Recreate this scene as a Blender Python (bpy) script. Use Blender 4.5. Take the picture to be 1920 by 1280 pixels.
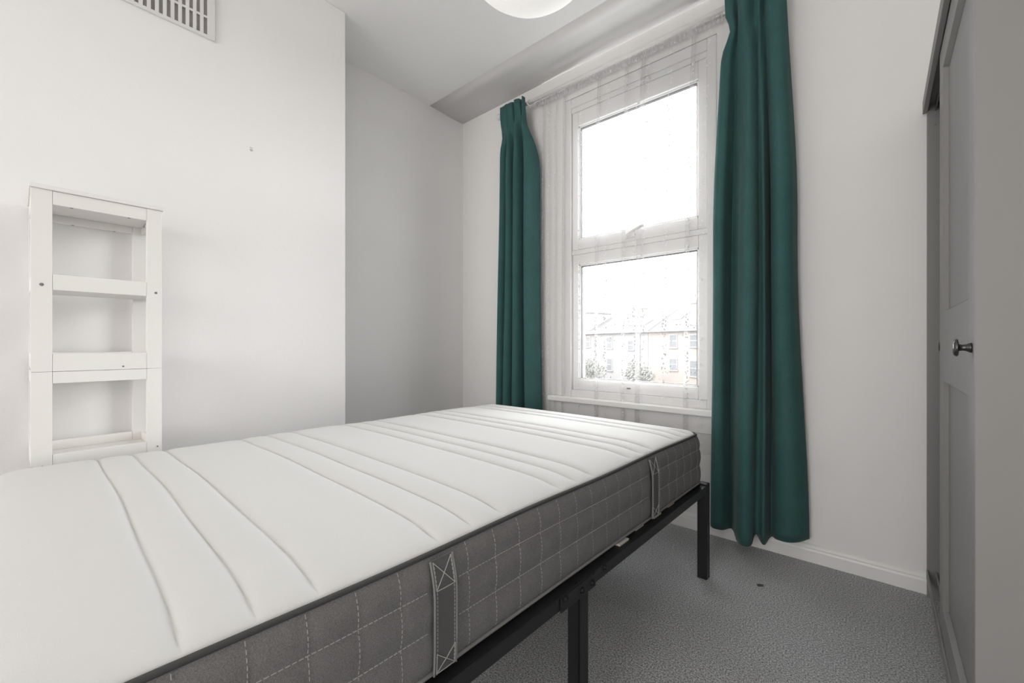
import bpy, bmesh, math, random
from mathutils import Vector, Matrix

for o in list(bpy.data.objects):
    bpy.data.objects.remove(o)
S = bpy.context.scene
COL = S.collection
random.seed(7)
PI = math.pi

# ------------------------------------------------------------------ camera
cam = bpy.data.cameras.new('camera')
cam.sensor_width = 36.0
cam.lens = 791.0 / 1920.0 * 36.0
cam.shift_y = 5.3 / 1920.0
cam.clip_start = 0.02
cam.clip_end = 500
camo = bpy.data.objects.new('camera', cam)
camo.location = (0, 0, 1.0)
camo.rotation_euler = (PI / 2, 0, math.radians(41.1))
COL.objects.link(camo)
S.camera = camo

# ------------------------------------------------------------------ world: flat overcast daylight
W = bpy.data.worlds.new('overcast')
S.world = W
W.use_nodes = True
bg = W.node_tree.nodes['Background']
bg.inputs[0].default_value = (0.965, 0.98, 1.0, 1)
bg.inputs[1].default_value = 16.0

# ------------------------------------------------------------------ lights
# sky portal over the window opening
pl = bpy.data.lights.new('window_portal', 'AREA')
pl.shape = 'RECTANGLE'
pl.size = 1.0
pl.size_y = 2.0
pl.cycles.is_portal = True
po = bpy.data.objects.new('window_portal', pl)
po.location = (-1.12, 2.66, 1.62)
po.rotation_euler = (-PI / 2, 0, 0)
COL.objects.link(po)
# fill light added far behind the camera to lift the window wall; no doorway
fl = bpy.data.lights.new('rear_fill', 'AREA')
fl.shape = 'RECTANGLE'
fl.size = 2.2
fl.size_y = 1.8
fl.energy = 68
fl.color = (1.0, 0.985, 0.965)
fo = bpy.data.objects.new('rear_fill', fl)
fo.location = (-0.60, -4.05, 1.6)
fo.rotation_euler = (PI / 2, 0, 0)
COL.objects.link(fo)
# weak fill added at the right-hand wall for shelf and alcove; no door there
dl = bpy.data.lights.new('side_fill', 'AREA')
dl.shape = 'RECTANGLE'
dl.size = 0.8
dl.size_y = 1.9
dl.energy = 4
dl.color = (1.0, 0.985, 0.965)
do_ = bpy.data.objects.new('side_fill', dl)
do_.location = (0.69, -0.85, 1.25)
do_.rotation_euler = (PI / 2, 0, PI / 2)
COL.objects.link(do_)

S.view_settings.view_transform = 'Standard'
S.view_settings.look = 'None'
S.view_settings.gamma = 1
S.view_settings.use_curve_mapping = False
S.view_settings.exposure = 0.22


# ------------------------------------------------------------------ materials
def srgb(r, g, b):
    def f(c):
        c /= 255.0
        return c / 12.92 if c <= 0.04045 else ((c + 0.055) / 1.055) ** 2.4
    return (f(r), f(g), f(b), 1)


def mat(name, col, rough=0.6, var=0.0, vscale=8.0, bump=0.0, bscale=80.0, metal=0.0, spec=0.4, sheen=0.0, bdist=0.002, speck=0.0, sscale=400.0):
    m = bpy.data.materials.new(name)
    m.use_nodes = True
    nt = m.node_tree
    n = nt.nodes
    p = n['Principled BSDF']
    p.inputs['Roughness'].default_value = rough
    p.inputs['Metallic'].default_value = metal
    p.inputs['Specular IOR Level'].default_value = spec
    if sheen:
        p.inputs['Sheen Weight'].default_value = sheen
        p.inputs['Sheen Roughness'].default_value = 0.4
    p.inputs['Base Color'].default_value = col
    tc = n.new('ShaderNodeTexCoord')
    last = None
    if var or speck:
        mix = n.new('ShaderNodeMix')
        mix.data_type = 'RGBA'
        a = tuple(max(0, c * (1 - var)) for c in col[:3]) + (1,)
        b = tuple(min(1, c * (1 + var)) for c in col[:3]) + (1,)
        mix.inputs[6].default_value = a
        mix.inputs[7].default_value = b
        nz = n.new('ShaderNodeTexNoise')
        nz.inputs['Scale'].default_value = vscale
        nz.inputs['Detail'].default_value = 4
        nt.links.new(tc.outputs['Object'], nz.inputs['Vector'])
        nt.links.new(nz.outputs['Fac'], mix.inputs[0])
        last = mix.outputs[2]
        if speck:
            mx = n.new('ShaderNodeMix')
            mx.data_type = 'RGBA'
            mx.blend_type = 'MULTIPLY'
            mx.inputs[0].default_value = 1.0
            n2 = n.new('ShaderNodeTexNoise')
            n2.inputs['Scale'].default_value = sscale
            n2.inputs['Detail'].default_value = 2
            nt.links.new(tc.outputs['Object'], n2.inputs['Vector'])
            mr = n.new('ShaderNodeMapRange')
            mr.inputs[1].default_value = 0.3
            mr.inputs[2].default_value = 0.7
            mr.inputs[3].default_value = 1 - speck
            mr.inputs[4].default_value = 1 + speck
            nt.links.new(n2.outputs['Fac'], mr.inputs[0])
            nt.links.new(last, mx.inputs[6])
            nt.links.new(mr.outputs[0], mx.inputs[7])
            last = mx.outputs[2]
        nt.links.new(last, p.inputs['Base Color'])
    if bump:
        bz = n.new('ShaderNodeTexNoise')
        bz.inputs['Scale'].default_value = bscale
        bz.inputs['Detail'].default_value = 5
        nt.links.new(tc.outputs['Object'], bz.inputs['Vector'])
        bp = n.new('ShaderNodeBump')
        bp.inputs['Strength'].default_value = bump
        bp.inputs['Distance'].default_value = bdist
        nt.links.new(bz.outputs['Fac'], bp.inputs['Height'])
        nt.links.new(bp.outputs[0], p.inputs['Normal'])
    return m


M = {}
M['wall'] = mat('painted_wall', (0.895, 0.88, 0.868, 1), 0.85, 0.012, 3, 0.25, 60, spec=0.2)
M['ceiling'] = mat('painted_ceiling', (0.90, 0.888, 0.876, 1), 0.9, 0.015, 2, 0.3, 40, spec=0.15)
M['carpet'] = mat('carpet', (0.62, 0.625, 0.635, 1), 1.0, 0.12, 5, 1.0, 300, spec=0.05, bdist=0.010, speck=0.75, sscale=210, sheen=0.3)
M['gloss'] = mat('gloss_paint', (0.88, 0.868, 0.85, 1), 0.35, 0.01, 4, 0.05, 30)
M['upvc'] = mat('white_plastic_frame', (0.84, 0.83, 0.82, 1), 0.3, 0.006, 5)
M['gasket'] = mat('grey_gasket', (0.10, 0.10, 0.10, 1), 0.6, 0.05, 10)
M['shelf'] = mat('white_painted_wood', (0.86, 0.84, 0.81, 1), 0.45, 0.012, 6, 0.06, 50)
M['screw'] = mat('screw_steel', (0.22, 0.22, 0.22, 1), 0.4, 0.05, 50, metal=0.7)
M['ticking'] = mat('white_stretch_ticking', (0.73, 0.726, 0.71, 1), 0.9, 0.01, 3, 0.35, 500, spec=0.1, bdist=0.001)
M['side'] = mat('grey_woven_fabric', (0.20, 0.195, 0.192, 1), 0.95, 0.10, 30, 0.6, 700, spec=0.1, bdist=0.001, speck=0.25, sscale=600)
M['piping'] = mat('grey_piping', (0.085, 0.083, 0.08, 1), 0.9, 0.06, 60, 0.3, 500, spec=0.1)
M['band'] = mat('grey_handle_webbing', (0.13, 0.126, 0.124, 1), 0.9, 0.08, 60, 0.5, 600, spec=0.1)
M['pipe2'] = mat('light_grey_edging', (0.25, 0.245, 0.24, 1), 0.9, 0.08, 60, 0.4, 600, spec=0.1)
M['thread'] = mat('pale_thread', (0.46, 0.455, 0.445, 1), 0.8, 0.05, 90)
M['black'] = mat('black_powder_coat', (0.011, 0.011, 0.012, 1), 0.42, 0.1, 20, 0.12, 300, spec=0.45)
M['bolt'] = mat('black_bolt', (0.02, 0.02, 0.02, 1), 0.25, 0.1, 20, metal=0.6)
M['slat'] = mat('pale_bed_slat', (0.62, 0.58, 0.52, 1), 0.6, 0.08, 12)
M['green'] = mat('green_velvet', (0.047, 0.117, 0.111, 1), 0.85, 0.18, 9, 0.3, 260, spec=0.12, sheen=0.10, speck=0.2, sscale=500)
M['tape'] = mat('green_header_tape', (0.02, 0.10, 0.09, 1), 0.9, 0.1, 40)
M['pole'] = mat('white_pole', (0.80, 0.785, 0.77, 1), 0.35, 0.01, 6)
M['ward'] = mat('grey_wardrobe_foil', (0.265, 0.257, 0.25, 1), 0.5, 0.012, 5, 0.05, 200)
M['ward_in'] = mat('grey_wardrobe_inside', (0.33, 0.325, 0.32, 1), 0.6, 0.015, 5)
M['knob'] = mat('dark_metal_knob', (0.10, 0.098, 0.096, 1), 0.28, 0.1, 30, metal=0.85)
M['paper'] = mat('white_paper_shade', (0.86, 0.85, 0.83, 1), 0.8, 0.01, 6, 0.2, 60)
_p = M['paper'].node_tree.nodes['Principled BSDF']
_p.inputs['Emission Color'].default_value = (1, 0.97, 0.94, 1)
_p.inputs['Emission Strength'].default_value = 0.34
M['vent'] = mat('white_vent_plastic', (0.78, 0.765, 0.75, 1), 0.4, 0.01, 6)
M['ventback'] = mat('vent_grey_brown_back', (0.36, 0.335, 0.315, 1), 0.9, 0.25, 30)  # grey-brown with random mottling, seen between the vent bars
M['plug'] = mat('filled_plug', (0.55, 0.55, 0.53, 1), 0.8, 0.1, 200)
M['scrap'] = mat('dark_scrap', (0.10, 0.10, 0.102, 1), 0.9, 0.2, 90)
M['brick'] = mat('pale_brick', (0.112, 0.103, 0.096, 1), 0.9, 0.25, 3, 0.4, 12, spec=0.05)
M['obrick'] = mat('orange_brick', (0.118, 0.102, 0.091, 1), 0.9, 0.25, 3, 0.4, 12, spec=0.05)
M['slate'] = mat('grey_slate', (0.056, 0.056, 0.0565, 1), 0.9, 0.2, 4, 0.3, 10, spec=0.03)
M['stone'] = mat('pale_render', (0.112, 0.110, 0.106, 1), 0.9, 0.1, 3, spec=0.05)
M['hglass'] = mat('house_window_glass', (0.055, 0.057, 0.06, 1), 0.4, 0.1, 3, spec=0.1)
M['hframe'] = mat('house_window_frame', (0.10, 0.10, 0.099, 1), 0.5, 0.05, 6)
M['gutter'] = mat('dark_gutter', (0.05, 0.05, 0.052, 1), 0.5, 0.1, 6)
M['leaf'] = mat('garden_leaves', (0.075, 0.077, 0.068, 1), 0.8, 0.35, 2)
M['leaf2'] = mat('yellowing_leaves', (0.095, 0.088, 0.062, 1), 0.8, 0.3, 2)
M['bark'] = mat('bark', (0.08, 0.065, 0.05, 1), 0.9, 0.2, 8)
M['grass'] = mat('garden_grass', (0.05, 0.055, 0.04, 1), 0.95, 0.3, 1.2)


def trans_mat(name, kind):
    m = bpy.data.materials.new(name)
    m.use_nodes = True
    nt = m.node_tree
    n = nt.nodes
    n.remove(n['Principled BSDF'])
    out = n['Material Output']
    mix = n.new('ShaderNodeMixShader')
    tr = n.new('ShaderNodeBsdfTransparent')
    nt.links.new(tr.outputs[0], mix.inputs[1])
    nt.links.new(mix.outputs[0], out.inputs[0])
    if kind == 'pane':
        gl = n.new('ShaderNodeBsdfGlossy')
        gl.inputs['Roughness'].default_value = 0.02
        fr = n.new('ShaderNodeFresnel')
        fr.inputs[0].default_value = 1.45
        nz = n.new('ShaderNodeTexNoise')
        nz.inputs['Scale'].default_value = 3
        mm = n.new('ShaderNodeMath')
        mm.operation = 'MULTIPLY'
        nt.links.new(fr.outputs[0], mm.inputs[0])
        mm.inputs[1].default_value = 0.8
        nt.links.new(mm.outputs[0], mix.inputs[0])
        nt.links.new(gl.outputs[0], mix.inputs[2])
    elif kind == 'drop':
        d = n.new('ShaderNodeBsdfDiffuse')
        d.inputs[0].default_value = (0.20, 0.205, 0.21, 1)
        nt.links.new(d.outputs[0], mix.inputs[2])
        mix.inputs[0].default_value = 0.97
    else:
        d = n.new('ShaderNodeBsdfDiffuse')
        d.inputs[0].default_value = (0.86, 0.85, 0.85, 1)
        t = n.new('ShaderNodeBsdfTranslucent')
        t.inputs[0].default_value = (0.80, 0.79, 0.79, 1)
        ad = n.new('ShaderNodeMixShader')
        ad.inputs[0].default_value = 0.26
        nt.links.new(d.outputs[0], ad.inputs[1])
        nt.links.new(t.outputs[0], ad.inputs[2])
        dt = n.new('ShaderNodeBsdfDiffuse')
        dt.inputs[0].default_value = (0.84, 0.83, 0.83, 1)
        dsel = n.new('ShaderNodeMixShader')
        nt.links.new(ad.outputs[0], dsel.inputs[1])
        nt.links.new(dt.outputs[0], dsel.inputs[2])
        nt.links.new(dsel.outputs[0], mix.inputs[2])
        # woven dots and fine vertical threads, laid out on the cloth's own UV
        uv = n.new('ShaderNodeTexCoord')
        vo = n.new('ShaderNodeTexVoronoi')
        vo.inputs['Scale'].default_value = 66
        nt.links.new(uv.outputs['UV'], vo.inputs['Vector'])
        lt = n.new('ShaderNodeMath')
        lt.operation = 'LESS_THAN'
        lt.inputs[1].default_value = 0.31
        nt.links.new(vo.outputs['Distance'], lt.inputs[0])
        # dots sit in vertical bands
        sep = n.new('ShaderNodeSeparateXYZ')
        nt.links.new(uv.outputs['UV'], sep.inputs[0])
        sn = n.new('ShaderNodeMath')
        sn.operation = 'SINE'
        ml = n.new('ShaderNodeMath')
        ml.operation = 'MULTIPLY'
        ml.inputs[1].default_value = 48
        nt.links.new(sep.outputs[0], ml.inputs[0])
        nt.links.new(ml.outputs[0], sn.inputs[0])
        gt = n.new('ShaderNodeMath')
        gt.operation = 'GREATER_THAN'
        gt.inputs[1].default_value = 0.80
        nt.links.new(sn.outputs[0], gt.inputs[0])
        dm = n.new('ShaderNodeMath')
        dm.operation = 'MULTIPLY'
        nt.links.new(lt.outputs[0], dm.inputs[0])
        nt.links.new(gt.outputs[0], dm.inputs[1])
        s2 = n.new('ShaderNodeMath')
        s2.operation = 'MULTIPLY_ADD'
        s2.inputs[1].default_value = 1.0 - (0.5 if kind == 'heading' else 0.14)
        s2.inputs[2].default_value = 0.5 if kind == 'heading' else 0.14
        nt.links.new(dm.outputs[0], dsel.inputs[0])
        nt.links.new(dm.outputs[0], s2.inputs[0])
        nt.links.new(s2.outputs[0], mix.inputs[0])
    return m


M['pane'] = trans_mat('clear_window_glass', 'pane')
M['drop'] = trans_mat('rain_drop', 'drop')
M['net'] = trans_mat('white_net_voile', 'net')
M['heading'] = trans_mat('gathered_net_heading', 'heading')


# ------------------------------------------------------------------ mesh helpers
class MB:
    def __init__(s):
        s.v = []
        s.f = []
        s.uv = None

    def box(s, x0, x1, y0, y1, z0, z1):
        b = len(s.v)
        s.v += [(x, y, z) for z in (z0, z1) for y in (y0, y1) for x in (x0, x1)]
        s.f += [tuple(b + i for i in q) for q in ((0, 2, 3, 1), (4, 5, 7, 6), (0, 1, 5, 4), (2, 6, 7, 3), (0, 4, 6, 2), (1, 3, 7, 5))]
        return s

    def bar(s, a, c, w, h, up=(0, 0, 1)):
        a = Vector(a)
        c = Vector(c)
        d = (c - a).normalized()
        r = d.cross(Vector(up))
        if r.length < 1e-6:
            r = d.cross(Vector((1, 0, 0)))
        r.normalize()
        u = r.cross(d)
        b = len(s.v)
        for p in (a, c):
            for i, j in ((-1, -1), (1, -1), (1, 1), (-1, 1)):
                s.v.append(tuple(p + r * (i * w / 2) + u * (j * h / 2)))
        s.f += [tuple(b + i for i in q) for q in ((0, 1, 2, 3), (7, 6, 5, 4), (0, 4, 5, 1), (1, 5, 6, 2), (2, 6, 7, 3), (3, 7, 4, 0))]
        return s

    def tube(s, path, r, n=8, closed=False):
        P = [Vector(p) for p in path]
        k = len(P)
        rings = []
        for i in range(k):
            a = P[(i - 1) % k] if (closed or i > 0) else P[i]
            c = P[(i + 1) % k] if (closed or i < k - 1) else P[i]
            t = (c - a).normalized()
            ref = Vector((0, 0, 1)) if abs(t.z) < 0.9 else Vector((1, 0, 0))
            u = t.cross(ref).normalized()
            w = u.cross(t)
            rings.append([P[i] + (u * math.cos(2 * PI * j / n) + w * math.sin(2 * PI * j / n)) * r for j in range(n)])
        s.loft(rings, closed, cap=not closed)
        return s

    def loft(s, rings, closed=False, cap=True):
        b = len(s.v)
        n = len(rings[0])
        for R in rings:
            s.v += [tuple(p) for p in R]
        k = len(rings)
        for i in range(k if closed else k - 1):
            i2 = (i + 1) % k
            for j in range(n):
                j2 = (j + 1) % n
                s.f.append((b + i * n + j, b + i * n + j2, b + i2 * n + j2, b + i2 * n + j))
        if cap:
            s.f.append(tuple(b + j for j in range(n - 1, -1, -1)))
            s.f.append(tuple(b + (k - 1) * n + j for j in range(n)))
        return s

    def lathe(s, prof, c, axis='z', n=24):
        rings = []
        for r, h in prof:
            R = []
            for j in range(n):
                a = 2 * PI * j / n
                x, y = max(r, 1e-5) * math.cos(a), max(r, 1e-5) * math.sin(a)
                if axis == 'z':
                    p = (c[0] + x, c[1] + y, c[2] + h)
                elif axis == 'x':
                    p = (c[0] + h, c[1] + x, c[2] + y)
                else:
                    p = (c[0] + y, c[1] + h, c[2] + x)
                R.append(p)
            rings.append(R)
        return s.loft(rings)

    def prism(s, poly, axis, a, b_):
        """extrude polygon (list of 2-tuples) along axis from a to b_"""
        def P(p, t):
            return (t, p[0], p[1]) if axis == 'x' else ((p[0], t, p[1]) if axis == 'y' else (p[0], p[1], t))
        return s.loft([[P(p, a) for p in poly], [P(p, b_) for p in poly]])

    def build(s, name, m, parent=None, smooth=False, bevel=0.0, label=None, kind=None, segs=2, fix=True):
        me = bpy.data.meshes.new(name)
        me.from_pydata(s.v, [], s.f)
        if s.uv:
            l = me.uv_layers.new(name='UVMap')
            for lp in me.loops:
                l.data[lp.index].uv = s.uv[lp.vertex_index]
        me.materials.append(m)
        if fix:
            bm = bmesh.new()
            bm.from_mesh(me)
            bmesh.ops.recalc_face_normals(bm, faces=bm.faces)
            bm.to_mesh(me)
            bm.free()
        if smooth:
            for p in me.polygons:
                p.use_smooth = True
        o = bpy.data.objects.new(name, me)
        COL.objects.link(o)
        if parent:
            o.parent = parent
        if bevel:
            b = o.modifiers.new('bevel', 'BEVEL')
            b.width = bevel
            b.segments = segs
            b.limit_method = 'ANGLE'
        if label:
            o['label'] = label
        if kind:
            o['kind'] = kind
        return o


def empty(name, loc, label=None, cat=None, group=None, kind=None, rz=0):
    o = bpy.data.objects.new(name, None)
    o.location = loc
    o.rotation_euler = (0, 0, rz)
    o.empty_display_size = 0.05
    COL.objects.link(o)
    return tag(o, label, cat, group, kind)


def tag(o, label=None, cat=None, group=None, kind=None):
    for k, v in (('label', label), ('category', cat), ('group', group), ('kind', kind)):
        if v:
            o[k] = v
    return o


def spline(pts, n):
    """Catmull-Rom through pts, n samples"""
    P = [Vector(p) for p in pts]
    P = [P[0] * 2 - P[1]] + P + [P[-1] * 2 - P[-2]]
    k = len(P) - 3
    out = []
    for i in range(n):
        t = i / (n - 1) * k
        j = min(int(t), k - 1)
        t -= j
        a, b, c, d = P[j:j + 4]
        out.append(0.5 * ((2 * b) + (c - a) * t + (2 * a - 5 * b + 4 * c - d) * t * t + (3 * b - a - 3 * c + d) * t ** 3))
    return out


# ------------------------------------------------------------------ room shell
YW = 2.373      # window wall
XA = -2.611     # alcove wall
XC = -2.231     # chimney breast face
HC = 2.835
XR = 0.72
YB = -4.2
TH = 0.26
WX0, WX1, WZ0, WZ1 = -1.60, -0.645, 0.62, 2.63

st = 'structure'
MB().box(XA - TH, XR + TH, YB - TH, YW + TH, -0.12, 0).build('floor', M['carpet'], kind=st)
MB().box(XA - TH, XR + TH, YB - TH, YW + TH, HC, HC + 0.15).build('ceiling', M['ceiling'], kind=st)
w = MB()
w.box(XA - TH, WX0, YW, YW + TH, 0, HC)
w.box(WX1, XR + TH, YW, YW + TH, 0, HC)
w.box(WX0, WX1, YW, YW + TH, 0, WZ0)
w.box(WX0, WX1, YW, YW + TH, WZ1, HC)
w.build('wall_window', M['wall'], kind=st)
MB().box(XA - TH, XA, YB, YW, 0, HC).build('wall_left', M['wall'], kind=st)
MB().box(XA, XC, -0.45, 1.155, 0, HC).build('wall_chimney', M['wall'], kind=st, bevel=0.004)
MB().box(XR, XR + TH, YB, YW, 0, HC).build('wall_right', M['wall'], kind=st)
MB().box(XA - TH, XR + TH, YB - TH, YB, 0, HC).build('wall_rear', M['wall'], kind=st)
# shallow dropped plaster strip where the ceiling meets the window wall
cv = [(2.373, HC), (2.373, HC - 0.007), (2.30, HC - 0.0085), (2.25, HC - 0.0090), (2.20, HC - 0.0075), (2.14, HC - 0.0035), (2.03, HC)]
MB().prism(cv, 'x', XA, XR).build('trim_1', M['ceiling'], kind=st, smooth=True)
# skirting along the window wall, moulded top
sk = [(YW, 0), (YW - 0.015, 0), (YW - 0.015, 0.052), (YW - 0.012, 0.060), (YW - 0.0125, 0.066), (YW - 0.008, 0.076), (YW - 0.003, 0.081), (YW, 0.082)]
MB().prism(sk, 'x', XA, XR).build('baseboard_window', M['gloss'], kind=st, bevel=0.001)
sl = [(XA, 0), (XA + 0.015, 0), (XA + 0.015, 0.052), (XA + 0.012, 0.060), (XA + 0.008, 0.076), (XA, 0.082)]
MB().prism(sl, 'y', 1.155, YW - 0.016).build('baseboard_left', M['gloss'], kind=st)

# ------------------------------------------------------------------ window
win = empty('window_1', (-1.12, YW, WZ0), kind=st)
ox, oz = -1.12, WZ0


def L(x0, x1, y0, y1, z0, z1, b=None):
    """box in room coordinates, stored relative to the window empty"""
    b = b or MB()
    return b.box(x0 - ox, x1 - ox, y0 - YW, y1 - YW, z0 - oz, z1 - oz)


FX0, FX1 = -1.548, -0.693        # frame inner step
b = MB()
L(WX0, FX0, YW - 0.004, YW + 0.085, WZ0 + 0.035, 2.626, b)
L(FX1, WX1, YW - 0.004, YW + 0.085, WZ0 + 0.035, 2.626, b)
L(FX0, FX1, YW - 0.002, YW + 0.085, WZ0 + 0.035, 0.70, b)
L(FX0, FX1, YW - 0.002, YW + 0.085, 2.565, 2.626, b)
b.build('outer_frame', M['upvc'], win, bevel=0.004)
# head vent strip between frame and upper sash
b = MB()
L(FX0, FX1, YW + 0.004, YW + 0.08, 2.532, 2.565, b)
b.build('trickle_vent', M['upvc'], win, bevel=0.003)
b = MB()
L(-1.05, -1.005, YW - 0.012, YW + 0.004, 2.535, 2.551, b)
b.build('vent_catch', M['upvc'], win, bevel=0.003)
# transom rail
b = MB()
L(FX0, FX1, YW + 0.012, YW + 0.085, 1.592, 1.622, b)
b.build('transom', M['upvc'], win, bevel=0.003)


def sash(name, z0, z1, gz0, gz1, yoff):
    gx0, gx1 = -1.500, -0.742
    b = MB()
    y0, y1 = YW + yoff, YW + 0.078
    L(FX0 + .003, gx0, y0, y1, z0, z1, b)
    L(gx1, FX1 - .003, y0, y1, z0, z1, b)
    L(gx0, gx1, y0, y1, z0, gz0, b)
    L(gx0, gx1, y0, y1, gz1, z1, b)
    s = b.build(name, M['upvc'], win, bevel=0.004)
    # sloped glazing bead
    b = MB()
    for (x0, x1, za, zb) in ((gx0, gx0 + .010, gz0, gz1), (gx1 - .010, gx1, gz0, gz1), (gx0, gx1, gz0, gz0 + .010), (gx0, gx1, gz1 - .010, gz1)):
        L(x0, x1, y0 + .012, y0 + .03, za, zb, b)
    b.build('glazing_bead', M['upvc'], s, bevel=0.002)
    b = MB()
    for (x0, x1, za, zb) in ((gx0 + .010, gx0 + .014, gz0, gz1), (gx1 - .014, gx1 - .010, gz0, gz1), (gx0, gx1, gz0 + .010, gz0 + .013), (gx0, gx1, gz1 - .016, gz1 - .010)):
        L(x0, x1, y0 + .016, y0 + .034, za, zb, b)
    b.build('gasket', M['gasket'], s)
    b = MB()
    L(gx0, gx1, y0 + .030, y0 + .034, gz0, gz1, b)
    b.build('pane', M['pane'], s)
    # rain on the outside of the pane: far too many and too small to count
    rnd = random.Random(int(z0 * 100))
    b = MB()
    for i in range(70 if z0 > 1.5 else 240):
        x = rnd.uniform(gx0 + .015, gx1 - .015)
        if rnd.random() < .45:
            x = gx1 - .015 - abs(rnd.gauss(0, .16))
            if x < gx0 + .02:
                continue
        z = rnd.uniform(gz0 + .015, gz1 - .02)
        r = rnd.uniform(.0012, .0040)
        c = (x - ox, y0 + .034 - YW, z - oz)
        b.lathe([(r, 0), (r * .85, r * .35), (r * .4, r * .6), (0, r * .7)], c, 'y', 6)
    b.build('raindrops', M['drop'], s, kind='stuff', smooth=True, fix=False)
    return s


up = sash('upper_sash', 1.622, 2.532, 1.690, 2.438, 0.010)
lo = sash('lower_sash', 0.700, 1.592, 0.767, 1.526, 0.016)
# tilt handle on the bottom rail of the upper sash
b = MB()
b.box(-1.13 - ox - .03, -1.13 - ox + .03, -0.004, .012, 1.640 - oz, 1.664 - oz)
pa = [(-1.145 - ox, -0.018, 1.652 - oz), (-1.10 - ox, -.024, 1.672 - oz), (-1.055 - ox, -.022, 1.69 - oz), (-1.035 - ox, -.02, 1.694 - oz)]
b.tube(pa, .010, 8)
b.build('handle', M['upvc'], up, bevel=0.003, smooth=False)
b = MB()
b.box(-1.155 - ox, -1.135 - ox, 0.004, .018, 0.730 - oz, 0.737 - oz)
b.build('lock', M['gasket'], lo, bevel=0.001)
# window board, nosing and panel under it
b = MB()
b.prism([(-.006 + 0.09, 0.0), (-.050, 0.0), (-.056, .006), (-.056, .030), (-.050, .036), (.09, .036)], 'x', -1.70 - ox, -0.607 - ox)
b.build('sill', M['gloss'], win)
b = MB()
L(-1.66, -0.62, YW - 0.014, YW + .01, 0.525, 0.6195, b)
b.build('apron', M['gloss'], win, bevel=0.003)

# ------------------------------------------------------------------ white curtain pole
PY, PZ = 2.283, 2.675
t = empty('curtain_pole', (-1.1, PY, PZ), 'slim white curtain pole with ball ends above the window', 'curtain pole')
MB().tube([(-0.985, 0, 0), (1.0, 0, 0)], .0125, 14).build('rod', M['pole'], t, smooth=True)
for sx in (-1, 1):
    prof = [(0.0, 0), (.012, .001), (.0125, .006), (.009, .009), (.012, .013), (.019, .019), (.0235, .030), (.0225, .040), (.017, .049), (.008, .054), (0.0, .055)]
    x = -0.984 if sx < 0 else 1.0
    MB().lathe([(r, sx * h) for r, h in prof], (x, 0, 0), 'x', 20).build('finial', M['pole'], t, smooth=True)
for bx in (-0.90, 0.86):
    b = MB()
    b.lathe([(0, .0885), (.026, .0885), (.026, .083), (.012, .078), (.007, .072), (.007, 0.012), (.0, .012)], (bx, 0, 0), 'y', 16)
    b.tube([(bx + math.cos(a) * 0 + 0.0, math.cos(a) * .0165, math.sin(a) * .0165) for a in [PI * k / 8 + PI for k in range(9)]], .004, 6)
    b.build('bracket', M['pole'], t, smooth=True)


# ------------------------------------------------------------------ green curtains
def curtain(name, top, mid, bot, z_top, z_bot, hemz, label, tuck, gather=.55):
    """loft a curtain through three plan outlines (lists of (x, y)) from hem to header"""
    N, K = 150, 64
    a = spline([(p[0], p[1], 0) for p in bot], N)
    m_ = spline([(p[0], p[1], 0) for p in mid], N)
    c = spline([(p[0], p[1], 0) for p in top], N)
    org = Vector((sum(p[0] for p in bot) / len(bot), YW - .09, 0))
    t = empty(name, org, label, 'curtain')
    b = MB()
    for k in range(K):
        q = k / (K - 1)
        for i in range(N):
            s = i / (N - 1)
            zb = z_bot + hemz(s)
            zz = zb + (z_top(s) - zb) * q
            h = min(1, max(0, q))
            if h < gather:
                f = h / gather
                f = f * f * (3 - 2 * f)
                p = a[i].lerp(m_[i], f)
            else:
                f = (h - gather) / (1 - gather)
                f = f * f * (3 - 2 * f) if f < 1 else 1
                p = m_[i].lerp(c[i], f)
            p = p.copy()
            p.x += .003 * math.sin(7 * h + 9 * s) + tuck(s, zz)[0]
            p.y += .003 * math.sin(5 * h + 14 * s + 1) + tuck(s, zz)[1]
            b.v.append((p.x - org.x, p.y - org.y, zz))
    for k in range(K - 1):
        for i in range(N - 1):
            b.f.append((k * N + i, k * N + i + 1, (k + 1) * N + i + 1, (k + 1) * N + i))
    o = b.build('cloth', M['green'], t, smooth=True)
    sd = o.modifiers.new('thick', 'SOLIDIFY')
    sd.thickness = .004
    sd.offset = 0
    return t, org


# left curtain: four soft folds
Lm = [(-2.112, 2.322), (-2.104, 2.262), (-2.082, 2.232), (-2.058, 2.246), (-2.044, 2.300), (-2.034, 2.322), (-2.020, 2.250), (-1.990, 2.196), (-1.962, 2.214), (-1.956, 2.290), (-1.950, 2.322), (-1.940, 2.260), (-1.912, 2.192), (-1.880, 2.206), (-1.872, 2.290), (-1.866, 2.324), (-1.854, 2.270), (-1.828, 2.214), (-1.792, 2.240), (-1.764, 2.312)]
Lm = [(-1.764 + (x + 1.764) * .93, y) for x, y in Lm]
Lb = [(-1.738 + (x + 1.764) * 1.225, 2.285 + (y - 2.285) * 1.10) for x, y in Lm]
Lt = [(-2.092, 2.300), (-2.094, 2.268), (-2.080, 2.246), (-2.052, 2.240), (-2.030, 2.244), (-2.004, 2.252), (-1.994, 2.296), (-1.988, 2.300), (-1.984, 2.252), (-1.958, 2.236), (-1.930, 2.246), (-1.924, 2.296), (-1.918, 2.300), (-1.912, 2.252), (-1.886, 2.232), (-1.852, 2.246), (-1.848, 2.290), (-1.838, 2.296), (-1.822, 2.262), (-1.804, 2.290)]
Lt = [(-1.848 + (x + 1.804) * .772, 2.243 + (y - 2.27) * .55) for x, y in Lt]
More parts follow.
